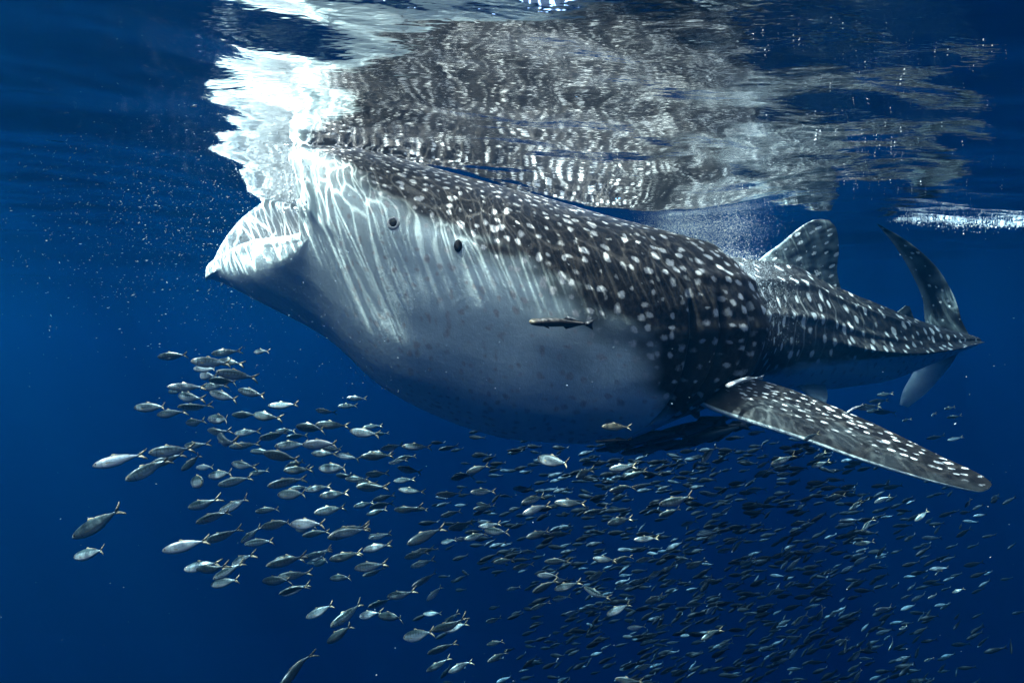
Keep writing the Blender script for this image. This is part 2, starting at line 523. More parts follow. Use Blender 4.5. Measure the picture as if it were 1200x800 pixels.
def add_fin(lead, trail, thick, darkf, n=110, m=90, spots=None, seed=3, fade=0, linef=None):
    """lead / trail: 3-D points from root to tip; a thin aerofoil between them"""
    global nv
    a = catmull(lead, n); b = catmull(trail, n)
    span = np.gradient((a+b)/2, axis=0)
    ch = b - a
    nrm = np.cross(span, ch); nrm /= np.linalg.norm(nrm, axis=1, keepdims=True) + 1e-9
    for q in range(n-2, -1, -1):
        if np.dot(nrm[q], nrm[min(q+1, n-2)]) < 0: nrm[q] *= -1
    nrm[-1] = nrm[-2]
    ph = np.linspace(0, 2*np.pi, m, endpoint=False)
    c = (1 - np.cos(ph))/2
    prof = np.sign(np.sin(ph))*(np.abs(np.sin(ph))**.9)*(1 - .62*c)
    t = np.linspace(0, 1, n)
    tk = thick(t)
    v = a[:, None] + ch[:, None]*c[None, :, None] + nrm[:, None]*(prof[None, :]*tk[:, None])[..., None]
    cl = np.linalg.norm(ch, axis=1)
    sp = np.concatenate([[0], np.cumsum(np.linalg.norm(np.diff((a+b)/2, axis=0), axis=1))])
    Sx = np.repeat(sp[:, None], m, 1); Cx = cl[:, None]*c[None, :]
    T = np.repeat(t[:, None], m, 1); Cn = np.repeat(c[None], n, 0); Sd = np.repeat(np.sign(np.sin(ph + 1e-6))[None], n, 0)
    dk = darkf(T, Cn, Sd, Sx, Cx)
    sp_ = np.zeros_like(Sx)
    if spots:
        rr = np.random.default_rng(seed)
        ps, pc, rad, asp = spots
        y = -.02; row = 0
        while y < sp[-1]:
            x = pc*(.3 if row % 2 else .8)
            while x < cl.max():
                s0 = y + rr.normal(0, ps*.22); c0 = x + rr.normal(0, pc*.2)
                q = rad*rr.uniform(.6, 1.25)
                d = np.hypot((Sx - s0)/(q*asp), (Cx - c0)/q)
                sp_ = np.maximum(sp_, rr.uniform(.55, 1)*(1 - sstep(.6, 1.25, d)))
                x += pc*rr.uniform(.85, 1.2)
            y += ps*.6; row += 1
    if fade: sp_ *= .35 + .65*sstep(fade*.5, fade*1.5, Cn)
    parts_v.append(v.reshape(-1, 3)); parts_f.append(grid_faces(n, m, True) + nv)
    parts_v.append(v[-1].mean(0)[None])
    for kk in at: at[kk].append({'dark': dk.ravel(), 'spot': sp_.ravel(), 'fin': np.ones(dk.size), 'line': (linef(T, Cn, Sx, Cx).ravel() if linef else np.zeros(dk.size))}.get(kk, np.zeros(dk.size)))
    for kk in at: at[kk].append(np.zeros(1))
    nv += n*m + 1
    return a, b

one = lambda T, C, Sd, Sx, Cx: np.clip(.93 - .5*(1 - sstep(0, .05, C)) + .1*vnoise(Sx*20, Cx*20, 4), 0, 1)
# near pectoral fin
def pec_dark(T, C, Sd, Sx, Cx):
    up_ = Sd > 0
    mott = vnoise(Sx*9, Cx*16, 31)*.5 + vnoise(Sx*20, Cx*30, 32)*.35
    d = np.clip(.975 + .03*sstep(.30, .62, C + .14*mott) + .06*mott*(1 - sstep(.4, .7, C)), 0.92, 1)
    d = d*(1 - .85*(1 - sstep(.003, .012, C)))
    return np.where(PEC_UP*Sd > 0, d, .12)
PEC_UP = 1
pec_lead = [P(800, 462, 3.45), P(838, 480, 3.22), P(885, 496, 3.02), P(940, 514, 2.90), P(1010, 539, 2.78), P(1085, 562, 2.68), P(1130, 573, 2.64), P(1148, 576, 2.625), P(1158, 573, 2.62), P(1162, 568.5, 2.625)]
pec_trail = [P(815, 415, 3.75), P(864, 438, 3.62), P(917, 453, 3.42), P(964, 471, 3.27), P(1030, 499, 3.07), P(1100, 533, 2.86), P(1142, 552, 2.72), P(1154, 559, 2.67), P(1160, 564, 2.645), P(1162.5, 567.5, 2.63)]
add_fin(pec_lead, pec_trail, lambda t: .055*(1-t)**.7 + .012*(1 - sstep(.93, 1, t)), pec_dark, n=150, m=150, spots=(.085, .058, .0115, 1.8), seed=5, fade=.3)
# far pectoral fin, mirrored to the other flank of the body
far_lead = [np.array(p) for p in ((.62, 4.15, -.22), (.95, 4.55, -.33), (1.25, 4.90, -.46), (1.50, 5.15, -.60), (1.62, 5.25, -.68))]
far_trail = [np.array(p) for p in ((1.05, 4.20, -.14), (1.30, 4.60, -.24), (1.50, 4.95, -.40), (1.62, 5.17, -.57), (1.66, 5.27, -.67))]
add_fin(far_lead, far_trail, lambda t: .045*(1-t)**.7 + .010*(1 - sstep(.93, 1, t)), one, n=60, m=60, spots=(.115, .085, .02, 1.4))
# first dorsal fin
add_fin([P(862, 338, 4.90), P(890, 304, 5.03), P(915, 285, 5.09), P(938, 266, 5.14), P(953, 258, 5.17), P(966, 257, 5.19)],
        [P(992, 372, 5.28), P(987, 345, 5.27), P(981, 318, 5.25), P(983, 292, 5.24), P(980, 268, 5.22), P(972, 258, 5.20)],
        lambda t: .035*(1-t)**.8 + .008*(1 - sstep(.9, 1, t)), one, n=100, m=110, spots=(.16, .13, .020, 1.35), seed=8)
# second dorsal fin
add_fin([P(1036, 374, 5.34), P(1053, 364, 5.36), P(1061, 358, 5.37)], [P(1084, 392, 5.40), P(1072, 374, 5.39), P(1066, 359, 5.38)],
        lambda t: .018*(1-t)**.8 + .004, one, n=30, m=40)
# caudal fin: upper and lower lobe, trailing away from the camera
add_fin([P(1112, 414, 5.48), P(1136, 399, 5.52), P(1127, 375, 5.56), P(1118, 347, 5.61), P(1096, 311, 5.58), P(1064, 283, 5.57), P(1032, 264, 5.56)],
        [P(1098, 430, 5.60), P(1092, 405, 5.68), P(1084, 376, 5.73), P(1081, 350, 5.70), P(1067, 318, 5.66), P(1048, 287, 5.61), P(1027, 262, 5.57)],
        lambda t: .045*(1-t)**1.1 + .008*(1 - sstep(.93, 1, t)), lambda T, C, Sd, Sx, Cx: np.clip(.95 - .25*(1 - sstep(.0, .35, 1-C)) + .15*vnoise(Sx*12, Cx*12, 44), 0, 1), n=110, m=90, spots=(.15, .11, .012, 1.4), seed=9)
add_fin([P(1128, 392, 5.50), P(1120, 418, 5.51), P(1104, 440, 5.53), P(1084, 462, 5.56), P(1064, 477, 5.60)],
        [P(1085, 395, 5.70), P(1078, 420, 5.68), P(1068, 440, 5.67), P(1058, 458, 5.65), P(1054, 474, 5.62)],
        lambda t: .035*(1-t)**.8 + .007, lambda T, C, Sd, Sx, Cx: np.clip(.6 - .6*sstep(.15, .6, T + .2*C + .15*vnoise(Sx*12, Cx*12, 45)), 0.05, 1), n=70, m=70)
# pelvic fin under the rear belly
add_fin([P(925, 440, 4.95), P(945, 462, 4.90), P(962, 472, 4.88)], [P(965, 440, 5.05), P(970, 462, 5.0), P(968, 473, 4.92)],
        lambda t: .02*(1-t)**.8 + .005, lambda T, C, Sd, Sx, Cx: .5 + 0*T, n=30, m=40)

V = np.concatenate(parts_v); Fc = np.concatenate(parts_f)
at = {kk: np.concatenate(vv) for kk, vv in at.items()}
base = np.array([0.3, 3.62, -0.55])
shark_me = make_mesh('whale_shark_body', V - base, Fc, at)

def skin_material():
    k = NT('whale_shark_skin')
    pos = k.n('ShaderNodeTexCoord').outputs['Object']
    n1 = k.n('ShaderNodeTexNoise', {'Vector': pos, 'Scale': 26.0, 'Detail': 6.0, 'Roughness': .65}).outputs[0]
    n2 = k.n('ShaderNodeTexNoise', {'Vector': pos, 'Scale': 5.0, 'Detail': 4.0}).outputs[0]
    n3 = k.n('ShaderNodeTexNoise', {'Vector': pos, 'Scale': 120.0, 'Detail': 3.0}).outputs[0]
    n4 = k.n('ShaderNodeTexNoise', {'Vector': pos, 'Scale': 55.0, 'Detail': 3.0}).outputs[0]
    dk = k.mix(k.ramp(n1, .35, .7), (0.013, 0.012, 0.012), (0.052, 0.045, 0.040))
    dk = k.mix(k.ramp(n2, .45, .75), dk, (0.026, 0.024, 0.023))
    dk = k.mix(k.math('MULTIPLY', k.attr('fin'), .6), dk, (0.008, 0.008, 0.008))
    pale = k.mix(k.ramp(n1, .3, .75), (0.64, 0.75, 0.73), (0.73, 0.83, 0.80))
    pale = k.mix(k.ramp(n2, .45, .75, 0, .35), pale, (0.52, 0.64, 0.63))
    # scattered old scratches and freckles on the belly
    fk = k.n('ShaderNodeTexVoronoi', {'Vector': pos, 'Scale': 24.0}).outputs['Distance']
    pale = k.mix(k.math('MULTIPLY', k.ramp(fk, .02, .09, .16, 0.0), k.ramp(n2, .5, .6)), pale, (0.24, 0.28, 0.28))
    c = k.mix(k.attr('dark'), pale, dk)
    sp = k.attr('spot')
    sp2 = k.ramp(k.math('ADD', sp, k.math('MULTIPLY', k.math('SUBTRACT', n4, .5), .55)), .30, .80)
    sp2 = k.math('MULTIPLY', sp2, k.math('GREATER_THAN', sp, .03))
    c = k.mix(sp2, c, k.mix(k.ramp(n3, .3, .7), (0.46, 0.45, 0.43), (0.64, 0.62, 0.59)))
    c = k.mix(k.attr('line'), c, (0.40, 0.38, 0.35))
    c = k.mix(k.math('MULTIPLY', k.attr('gill'), .95), c, (0.02, 0.02, 0.022))
    c = k.mix(k.attr('inner'), c, (0.27, 0.265, 0.26))
    bump = k.n('ShaderNodeBump', {'Height': k.math('ADD', k.math('MULTIPLY', n3, .5), n1), 'Strength': .25, 'Distance': .01}).outputs[0]
    b = k.n('ShaderNodeBsdfPrincipled', {'Base Color': c, 'Roughness': .55, 'Specular IOR Level': .10, 'Normal': bump})
    k.surf(b.outputs[0])
    return k.mat
SKIN = skin_material()
shark = bpy.data.objects.new('whale_shark', None)
shark.location = base
col.objects.link(shark)
tag(shark, 'huge whale shark with white spots feeding open-mouthed at the sea surface', 'whale shark')
body = link('body', shark_me, SKIN, shark)

# eye, spiracle and nostril, set into the flank at body coordinates (s, angle)
def at_body(s, a):
    i = np.searchsorted(svec, s); jx = int(round(a/360*MC))
    p = body_v[i, jx]
    du = body_v[i+2, jx] - body_v[i-2, jx]; dv = body_v[i, jx+2] - body_v[i, jx-2]
    n_ = np.cross(dv, du); n_ /= np.linalg.norm(n_)
    c0 = body_v[i].mean(0)
    if np.dot(n_, p - c0) < 0: n_ = -n_
    return p, n_
def simple(name, colr, rough=.4, spec=.5):
    k = NT(name)
    pos = k.n('ShaderNodeTexCoord').outputs['Object']
    n1 = k.n('ShaderNodeTexNoise', {'Vector': pos, 'Scale': 40.0, 'Detail': 3.0}).outputs[0]
    lo = tuple(x*.7 for x in colr); hi = tuple(min(x*1.25, 1) for x in colr)
    b = k.n('ShaderNodeBsdfPrincipled', {'Base Color': k.mix(n1, lo, hi), 'Roughness': rough, 'Specular IOR Level': spec})
    k.surf(b.outputs[0])
    return k.mat
def lathe(prof, n=32):
    v = []; rows = len(prof)
    for (r_, z_) in prof:
        for q in range(n):
            t = 2*math.pi*q/n
            v.append((r_*math.cos(t), r_*math.sin(t), z_))
    f = [tuple(x) for x in grid_faces(rows, n, True)]
    v.append((0, 0, prof[-1][1])); c = len(v) - 1; lb = (rows-1)*n
    f += [(lb+q, lb+(q+1) % n, c) for q in range(n)]
    return v, f
M_EYE = simple('eye_dark', (.035, .033, .03), .45, .15)
M_RIM = simple('eye_rim', (.34, .34, .34), .5, .2)
M_HOLE = simple('dark_hollow', (.008, .008, .009), .8, .1)
def stick(name, prof, mat, s, a, parent, sink=0.0, scale=(1, 1, 1)):
    p, n_ = at_body(s, a)
    v, f = lathe(prof)
    q = Vector(n_).to_track_quat('Z', 'Y')
    o = link(name, make_mesh(name, v, f), mat, parent)
    o.location = p - base + n_*sink
    o.rotation_mode = 'QUATERNION'; o.rotation_quaternion = q; o.scale = scale
    return o
eye = stick('eye', [(.026, -.02), (.0265, .0), (.024, .009), (.017, .016), (.008, .019)], M_EYE, EYE[0], EYE[1], shark, scale=(.66, .66, .30))
rimo = link('eyelid', make_mesh('eyelid', *lathe([(.050, -.02), (.047, .002), (.040, .011), (.032, .012), (.0262, .004), (.0255, -.02)])), M_RIM, eye)
stick('spiracle', [(.022, -.02), (.024, .001), (.020, .005), (.012, .008), (.006, .009)], M_HOLE, SPI[0], SPI[1], shark, scale=(.8, 1.25, 1))
# ------------------------------------------------------------------ small fish
def fish_profile(kind):
    if kind == 'scad':
        x = np.array([0, .02, .06, .12, .20, .30, .40, .52, .64, .74, .80, .835])
        zt = np.array([.006, .030, .056, .078, .096, .108, .108, .094, .066, .036, .020, .018])*1.12
        zb = np.array([.006, .026, .050, .074, .096, .110, .112, .094, .060, .030, .018, .018])*1.18
        wy = np.array([.004, .020, .036, .048, .056, .060, .058, .050, .036, .020, .012, .008])
    else:                                           # remora: long, flat-headed
        x = np.array([0, .02, .06, .12, .20, .30, .40, .52, .64, .74, .82, .87])
        zt = np.array([.008, .022, .030, .036, .044, .050, .052, .048, .038, .026, .017, .015])
        zb = np.array([.010, .024, .036, .044, .050, .054, .052, .046, .036, .026, .017, .015])
        wy = np.array([.020, .050, .062, .062, .058, .055, .050, .042, .032, .020, .012, .008])
    return x, zt, zb, wy

def fish_mesh(name, kind, bend, mats, nring=14, nst=20, fins=True, phase=0.0):
    x, zt, zb, wy = fish_profile(kind)
    xs = np.linspace(0, 1, nst)**1.15 * x[-1]
    T, B, W = pchip(x, zt, xs), pchip(x, zb, xs), pchip(x, wy, xs)
    v = []; f = []; mi = []
    for i in range(nst):
        for q in range(nring):
            t = 2*math.pi*q/nring
            c, s = math.cos(t), math.sin(t)
            v.append((xs[i], W[i]*math.copysign(abs(s)**.9, s), (T[i] if c > 0 else B[i])*c))
    for a in grid_faces(nst, nring, True):
        f.append(tuple(int(q) for q in a)); mi.append(0)
    f.append(tuple(range(nring))[::-1]); mi.append(0)
    f.append(tuple(range((nst-1)*nring, nst*nring))); mi.append(0)
    def blade(pts, th_):
        """flat outline with a little thickness: pts in (x, z)"""
        n = len(pts); o = len(v)
        cx_ = sum(p[0] for p in pts)/n; cz_ = sum(p[1] for p in pts)/n
        for (px, pz) in pts: v.append((px, 0.0, pz))
        v.append((cx_, th_, cz_)); v.append((cx_, -th_, cz_))
        for q in range(n):
            f.append((o+q, o+(q+1) % n, o+n)); mi.append(2)
            f.append((o+(q+1) % n, o+q, o+n+1)); mi.append(2)
    e = x[-1]
    if fins:
        if kind == 'scad':
            blade([(e-.035, .016), (e+.03, .045), (1.0, .135), (.985, .085), (e+.055, .0)], .004)
            blade([(e-.035, -.016), (e+.055, .0), (.985, -.085), (1.0, -.135), (e+.03, -.045)], .004)
            blade([(.33, .100), (.37, .150), (.40, .152), (.44, .118), (.50, .112), (.66, .074), (.72, .044), (.60, .066), (.46, .096)], .004)
            blade([(.48, -.092), (.51, -.128), (.56, -.100), (.66, -.070), (.74, -.036), (.62, -.058)], .004)
            blade([(.25, -.098), (.29, -.135), (.33, -.128), (.31, -.104)], .004)
        else:
            blade([(e-.03, .014), (e+.04, .035), (1.0, .075), (.985, .03), (.975, .0), (.985, -.03), (1.0, -.07), (e+.04, -.035), (e-.03, -.014)], .003)
            blade([(.52, .042), (.58, .082), (.64, .070), (.74, .040), (.82, .018), (.66, .030)], .003)
            blade([(.52, -.040), (.58, -.080), (.64, -.068), (.74, -.040), (.82, -.018), (.66, -.030)], .003)
        # pectoral fins stand off the flanks
        for sd in (1, -1):
            o = len(v)
            px = .235 if kind == 'scad' else .20
            wv = np.interp(px, x, wy)
            v += [(px, sd*wv*.95, -.008), (px+.10, sd*(wv+.028), -.030), (px+.115, sd*(wv+.030), -.052), (px+.02, sd*wv*.93, -.035)]
            f.append((o, o+1, o+2, o+3)); mi.append(2)
        # eyes
        for sd in (1, -1):
            o = len(v)
            ex, ez, er = (.072, .016, .019) if kind == 'scad' else (.055, .002, .009)
            wv = np.interp(ex, x, wy)*.93
            for q in range(8):
                t = 2*math.pi*q/8
                v.append((ex + er*math.cos(t), sd*(wv + .0015), ez + er*math.sin(t)))
            v.append((ex, sd*(wv + .008), ez))
            for q in range(8):
                f.append((o+q, o+(q+1) % 8, o+8) if sd < 0 else (o+(q+1) % 8, o+q, o+8)); mi.append(1)
    v = np.array(v)
    v[:, 1] += bend*np.sin((v[:, 0]*1.25 + phase)*math.pi)*v[:, 0]**1.3
    v[:, 0] -= .42
    me = make_mesh(name, v, f)
    for m_ in mats: me.materials.append(m_)
    me.polygons.foreach_set('material_index', np.array(mi, dtype=np.int32))
    return me

def scad_material(name, back, flank, belly, bars=.5, rough=.32, metal=.35):
    k = NT(name)
    tc = k.n('ShaderNodeTexCoord').outputs['Object']
    sep = k.n('ShaderNodeSeparateXYZ', {0: tc})
    xx, zz = sep.outputs[0], sep.outputs[2]
    n1 = k.n('ShaderNodeTexNoise', {'Vector': tc, 'Scale': 16.0, 'Detail': 4.0}).outputs[0]
    n2 = k.n('ShaderNodeTexNoise', {'Vector': tc, 'Scale': 60.0, 'Detail': 2.0}).outputs[0]
    zj = k.math('MULTIPLY_ADD', k.math('SUBTRACT', n1, .5), .05, zz)
    c = k.mix(k.ramp(zj, -.075, -.01), belly, flank)
    c = k.mix(k.ramp(zj, .018, .062), c, back)
    wv = k.math('SINE', k.math('MULTIPLY_ADD', k.math('SUBTRACT', n1, .5), 2.2, k.math('MULTIPLY', xx, 78.0)))
    wv = k.math('MULTIPLY', k.ramp(wv, .1, .9), k.math('MULTIPLY', k.ramp(zj, -.03, .03), k.ramp(xx, -.26, -.18)))
    c = k.mix(k.math('MULTIPLY', wv, bars), c, tuple(q*.35 for q in back))
    # gill cover edge and gold wash on the head
    c = k.mix(k.math('MULTIPLY', k.ramp(xx, -.36, -.27, 1.0, 0.0), .35), c, (.30, .24, .13))
    gl_ = k.math('ABSOLUTE', k.math('ADD', xx, .235))
    c = k.mix(k.math('MULTIPLY', k.ramp(gl_, .004, .012, 1.0, 0.0), .6), c, tuple(q*.3 for q in back))
    oi = k.n('ShaderNodeObjectInfo').outputs['Random']  # random per fish
    c = k.mix(k.math('MULTIPLY', k.ramp(oi, .35, 1.0), .75), c, (.035, .055, .06))
    c = k.mix(k.math('MULTIPLY', k.ramp(oi, .16, .0), .35), c, (.50, .55, .56))
    bump = k.n('ShaderNodeBump', {'Height': n2, 'Strength': .2, 'Distance': .004}).outputs[0]
    b = k.n('ShaderNodeBsdfPrincipled', {'Base Color': c, 'Roughness': rough, 'Metallic': metal, 'Specular IOR Level': .5, 'Normal': bump})
    k.surf(b.outputs[0])
    return k.mat
M_SCAD = scad_material('scad_scales', (.026, .052, .058), (.19, .26, .28), (.42, .48, .49), bars=.5, metal=.45, rough=.3)
M_TAN = scad_material('tan_fish_scales', (.20, .15, .075), (.52, .44, .28), (.72, .66, .52), bars=.15, metal=.1, rough=.45)
M_FIN = simple('fish_fin', (.26, .23, .15), .5, .3)
M_FEYE = simple('fish_eye', (.015, .015, .016), .15, .7)
M_REM = scad_material('remora_skin', (.020, .017, .015), (.045, .036, .032), (.10, .085, .08), bars=0, metal=0, rough=.5)
M_REMP = scad_material('pale_remora_skin', (.30, .31, .32), (.44, .46, .47), (.62, .63, .62), bars=0, metal=0, rough=.45)
M_REMB = scad_material('striped_remora_skin', (.035, .05, .06), (.06, .085, .10), (.30, .36, .38), bars=0, metal=0, rough=.45)
M_RFIN = simple('remora_fin', (.06, .06, .065), .5, .3)
M_RFINP = simple('pale_remora_fin', (.42, .43, .43), .5, .3)

scads = [fish_mesh('scad', 'scad', bnd, (M_SCAD, M_FEYE, M_FIN), phase=ph) for bnd, ph in
         ((.05, 0), (-.06, 0), (.10, .1), (-.11, .1), (.02, 0), (-.15, -.1), (.16, -.15))]

def place(name, me, u, v, y, px, tilt=0.0, yaw=0.0, rollx=0.0, length=None):
    """fish whose head points to -X; tilt > 0 puts the tail higher"""
    o = bpy.data.objects.new(name, me)
    col.objects.link(o)
    ln = length if length else px*y/F
    o.scale = (ln, ln, ln)
    o.rotation_euler = (Matrix.Rotation(R(yaw), 3, 'Z') @ Matrix.Rotation(R(-tilt), 3, 'Y') @ Matrix.Rotation(R(rollx), 3, 'X')).to_euler()
    o.location = P(u, v, y)
    return o

# the front of the school, fish by fish: place in the frame, apparent length, tail lift
lead = []
for x_, y_, l_, t_ in ((400, 106, 112, 3), (580, 94, 96, 2), (700, 91, 70, 3), (525, 126, 130, -3), (592, 126, 105, -4), (508, 148, 95, 2), (612, 168, 135, -4),
        (520, 172, 92, 2), (566, 190, 105, -3), (445, 209, 118, -4), (540, 208, 98, 3), (414, 224, 66, 0), (664, 228, 112, -5), (462, 243, 118, -3), (570, 238, 125, -4),
        (322, 277, 122, 5), (472, 275, 112, 5), (396, 298, 104, 9), (770, 270, 102, -4), (914, 290, 78, -5), (1018, 247, 66, -4), (988, 273, 64, 3),
        (478, 327, 92, 3), (556, 317, 118, 4), (640, 303, 92, 3), (716, 307, 112, -4), (862, 346, 118, -4), (934, 336, 112, -5), (1044, 362, 118, -12), (1072, 342, 64, 2),
        (555, 357, 100, 4), (650, 362, 92, 3), (738, 373, 82, 3), (780, 356, 70, 2), (818, 374, 64, 2), (585, 384, 150, 4), (640, 405, 98, 3), (480, 404, 104, 3),
        (796, 404, 108, 2), (890, 402, 128, 3), (392, 423, 140, 5), (216, 456, 152, 14), (345, 478, 190, 22), (463, 466, 86, 48), (510, 478, 76, 3),
        (762, 440, 140, -3), (700, 426, 90, 2), (908, 432, 94, 3), (990, 442, 90, -6), (1082, 440, 110, -4), (640, 470, 100, -2), (690, 496, 70, 6),
        (820, 487, 96, 3), (935, 482, 118, 6), (1085, 500, 84, 6), (1018, 517, 88, 4), (520, 520, 215, 12), (608, 526, 110, 12), (780, 530, 120, 5),
        (1068, 544, 112, 3), (800, 568, 122, 3), (940, 570, 100, 3), (830, 547, 70, 2), (505, 600, 130, 14), (568, 632, 215, 24), (718, 622, 92, 6), (926, 622, 98, 8),
        (150, 678, 190, 33), (120, 768, 165, 16), (1108, 580, 80, 8), (1100, 606, 86, 6), (745, 672, 120, 8), (850, 668, 138, 4), (880, 700, 92, 6),
        (566, 708, 122, 10), (440, 742, 150, 14), (665, 706, 90, 40), (690, 730, 110, 12), (985, 695, 120, 8), (1095, 708, 84, 10), (885, 770, 92, 10), (980, 776, 104, 8), (790, 786, 110, 6), (1085, 746, 100, 12)):
    lead.append((60 + x_/2.857, 380 + y_/2.857, l_/2.857, t_))
for x_, y_, l_, t_ in ((580, 345, 150, 12), (620, 350, 160, 22), (712, 350, 190, 30), (670, 408, 140, 14), (908, 325, 150, 12), (905, 395, 190, 10), (948, 437, 110, 12), (950, 760, 150, 24)):
    lead.append((60 + x_/3.333, 560 + y_/3.333, l_/3.333, t_))
for x_, y_, l_, t_ in ((105, 528, 96, 14), (182, 592, 90, 22), (260, 604, 92, 24), (240, 660, 104, 32), (330, 600, 82, 20), (178, 422, 78, 12), (255, 430, 92, 8), (330, 458, 104, 12), (348, 405, 82, 6),
        (420, 540, 98, 18), (390, 606, 92, 18), (465, 108, 88, -4), (520, 540, 70, 40), (470, 660, 110, 24), (560, 630, 120, 22), (540, 700, 96, 18), (530, 748, 84, 26), (595, 755, 80, 24),
        (270, 358, 110, 8), (335, 225, 96, -3), (360, 130, 80, -6), (290, 202, 72, 4), (440, 290, 92, 8), (450, 236, 82, -4), (355, 186, 62, 3), (430, 206, 66, 2), (312, 278, 60, 6),
        (560, 246, 80, 3), (600, 198, 70, 3), (665, 286, 70, 4), (660, 240, 76, -3), (490, 372, 110, 12), (640, 372, 70, 8), (680, 338, 70, 8), (700, 356, 78, 6), (485, 414, 70, 12), (355, 368, 64, 8)):
    lead.append((300 + x_/2.5, 480 + y_/2.5, l_/2.5, t_))
# bright fish further back, below the belly and the fin
for x_, y_, l_, t_ in ((120, 104, 104, 3), (222, 147, 88, 4), (340, 128, 88, 5), (382, 148, 80, 14), (340, 195, 92, 10), (612, 88, 70, 32), (62, 228, 80, 4), (70, 260, 96, 12), (175, 238, 104, 2), (256, 262, 84, 16),
        (332, 295, 88, 8), (505, 232, 116, 14), (488, 268, 76, 18), (628, 212, 52, 6), (668, 260, 52, 22), (550, 302, 54, 22), (76, 336, 80, 12), (150, 332, 70, -6), (415, 350, 84, 2), (760, 196, 62, 6), (780, 145, 60, 30),
        (136, 420, 84, 6), (285, 414, 80, -4), (340, 416, 72, 18), (412, 414, 64, 10), (30, 436, 70, 6), (560, 382, 58, 20), (532, 418, 56, 12), (572, 430, 66, 34), (628, 344, 50, 20), (665, 384, 60, 14), (706, 372, 62, 34), (735, 424, 58, 18),
        (98, 500, 90, 24), (168, 498, 92, 22), (260, 516, 80, -6), (300, 476, 52, 6), (348, 498, 60, 16), (390, 484, 56, 12), (448, 460, 60, 16), (500, 486, 58, 10), (598, 486, 42, 24), (682, 494, 48, 20), (84, 560, 70, 18), (150, 535, 60, 20),
        (258, 566, 62, 8), (328, 572, 86, 28), (440, 538, 66, 24), (385, 626, 62, 12), (470, 626, 56, 18), (572, 552, 62, 12), (620, 572, 48, 22), (620, 650, 80, 28), (250, 648, 54, 20), (545, 612, 50, 26), (665, 684, 52, 24), (360, 790, 90, 0), (415, 750, 60, 14)):
    lead.append((600 + x_/2.667, 500 + y_/2.667, l_/2.667, t_))
for x_, y_, l_, t_ in ((40, 148, 74, 24), (150, 135, 44, 30), (150, 160, 50, 24), (198, 254, 58, 4), (332, 264, 46, 30), (255, 282, 48, 36), (290, 340, 56, 40), (448, 312, 56, 36), (58, 415, 58, 28), (148, 408, 58, 26), (280, 390, 50, 18),
        (65, 512, 50, 20), (90, 332, 52, 18), (28, 265, 48, 14), (12, 534, 46, 30), (335, 582, 62, 14), (152, 600, 44, 70), (192, 596, 40, 18), (92, 616, 60, 24), (230, 692, 50, 20), (212, 676, 40, 12), (258, 718, 44, 60), (498, 478, 32, 20), (555, 530, 32, 34), (480, 546, 34, 22), (72, 666, 40, 20), (262, 778, 40, 40), (395, 638, 32, 16), (470, 732, 30, 24), (16, 714, 42, 24), (360, 690, 40, 30)):
    lead.append((900 + x_/2.5, 480 + y_/2.5, l_/2.5, t_))
# a few by the tail
for u_, v_, l_, t_ in ((1112, 478, 14, 12), (1094, 486, 12, 6), (1117, 488, 14, 14), (1028, 470, 20, 6), (1022, 481, 18, 8), (1036, 462, 16, 4), (1035, 483, 20, 4), (1016, 477, 22, 10), (1095, 512, 20, 22), (1118, 514, 18, 16), (1062, 492, 12, 8)):
    lead.append((u_, v_, l_, t_))
pairs = []
for (u_, v_, l_, t_) in lead:                       # overlapping pairs: two fish, one half behind the other
    if l_ > 54 and u_ > 115:
        c_, s_ = math.cos(R(t_)), math.sin(R(t_))
        pairs.append((u_ - .17*l_*c_, v_ + .17*l_*s_, 44, t_)); pairs.append((u_ + .19*l_*c_, v_ - .19*l_*s_ - 3, 41, t_ - 3))
    else:
        pairs.append((u_, v_, min(l_, 54), t_))
first_big = lead[67]
lead = pairs
r = np.random.default_rng(5)
placed = []
def depth_for(px, v):
    y = F*.165/max(px, 14)*.97
    return float(np.clip(y, 2.15, 6.0))
count = 0
def free(p, d):
    return all(np.linalg.norm(p - q) > d for q in placed)
CLUSTERS = (
    (lambda u, v, t: u > 1000 and v < 515, 'tiny teal fish swimming beside the lower lobe of the tail fin', 'fish beside the tail'),
    (lambda u, v, t: t > 38, 'small silvery fish diving steeply head down inside the school', 'fish diving head down'),
    (lambda u, v, t: u < 340 and v < 492, 'silvery fish in the topmost knot of the school, right below the open jaw', 'knot of fish below the jaw'),
    (lambda u, v, t: u < 470 and v < 570, 'silvery blue fish with barred back in the packed front of the school', 'fish in the packed front of the school'),
    (lambda u, v, t: u < 470, 'silvery blue fish with raised tail in the loose lower fringe of the school', 'fish in the lower fringe'),
    (lambda u, v, t: u < 860 and v < 640, 'pale lit fish among the dark shoal directly beneath the whale shark belly', 'lit fish beneath the belly'),
    (lambda u, v, t: u >= 860, 'small bluish fish in the shoal below the spotted pectoral fin', 'fish below the pectoral fin'),
    (lambda u, v, t: True, 'small silvery fish in the deep lower shoal, well below the belly', 'fish in the deep shoal'))
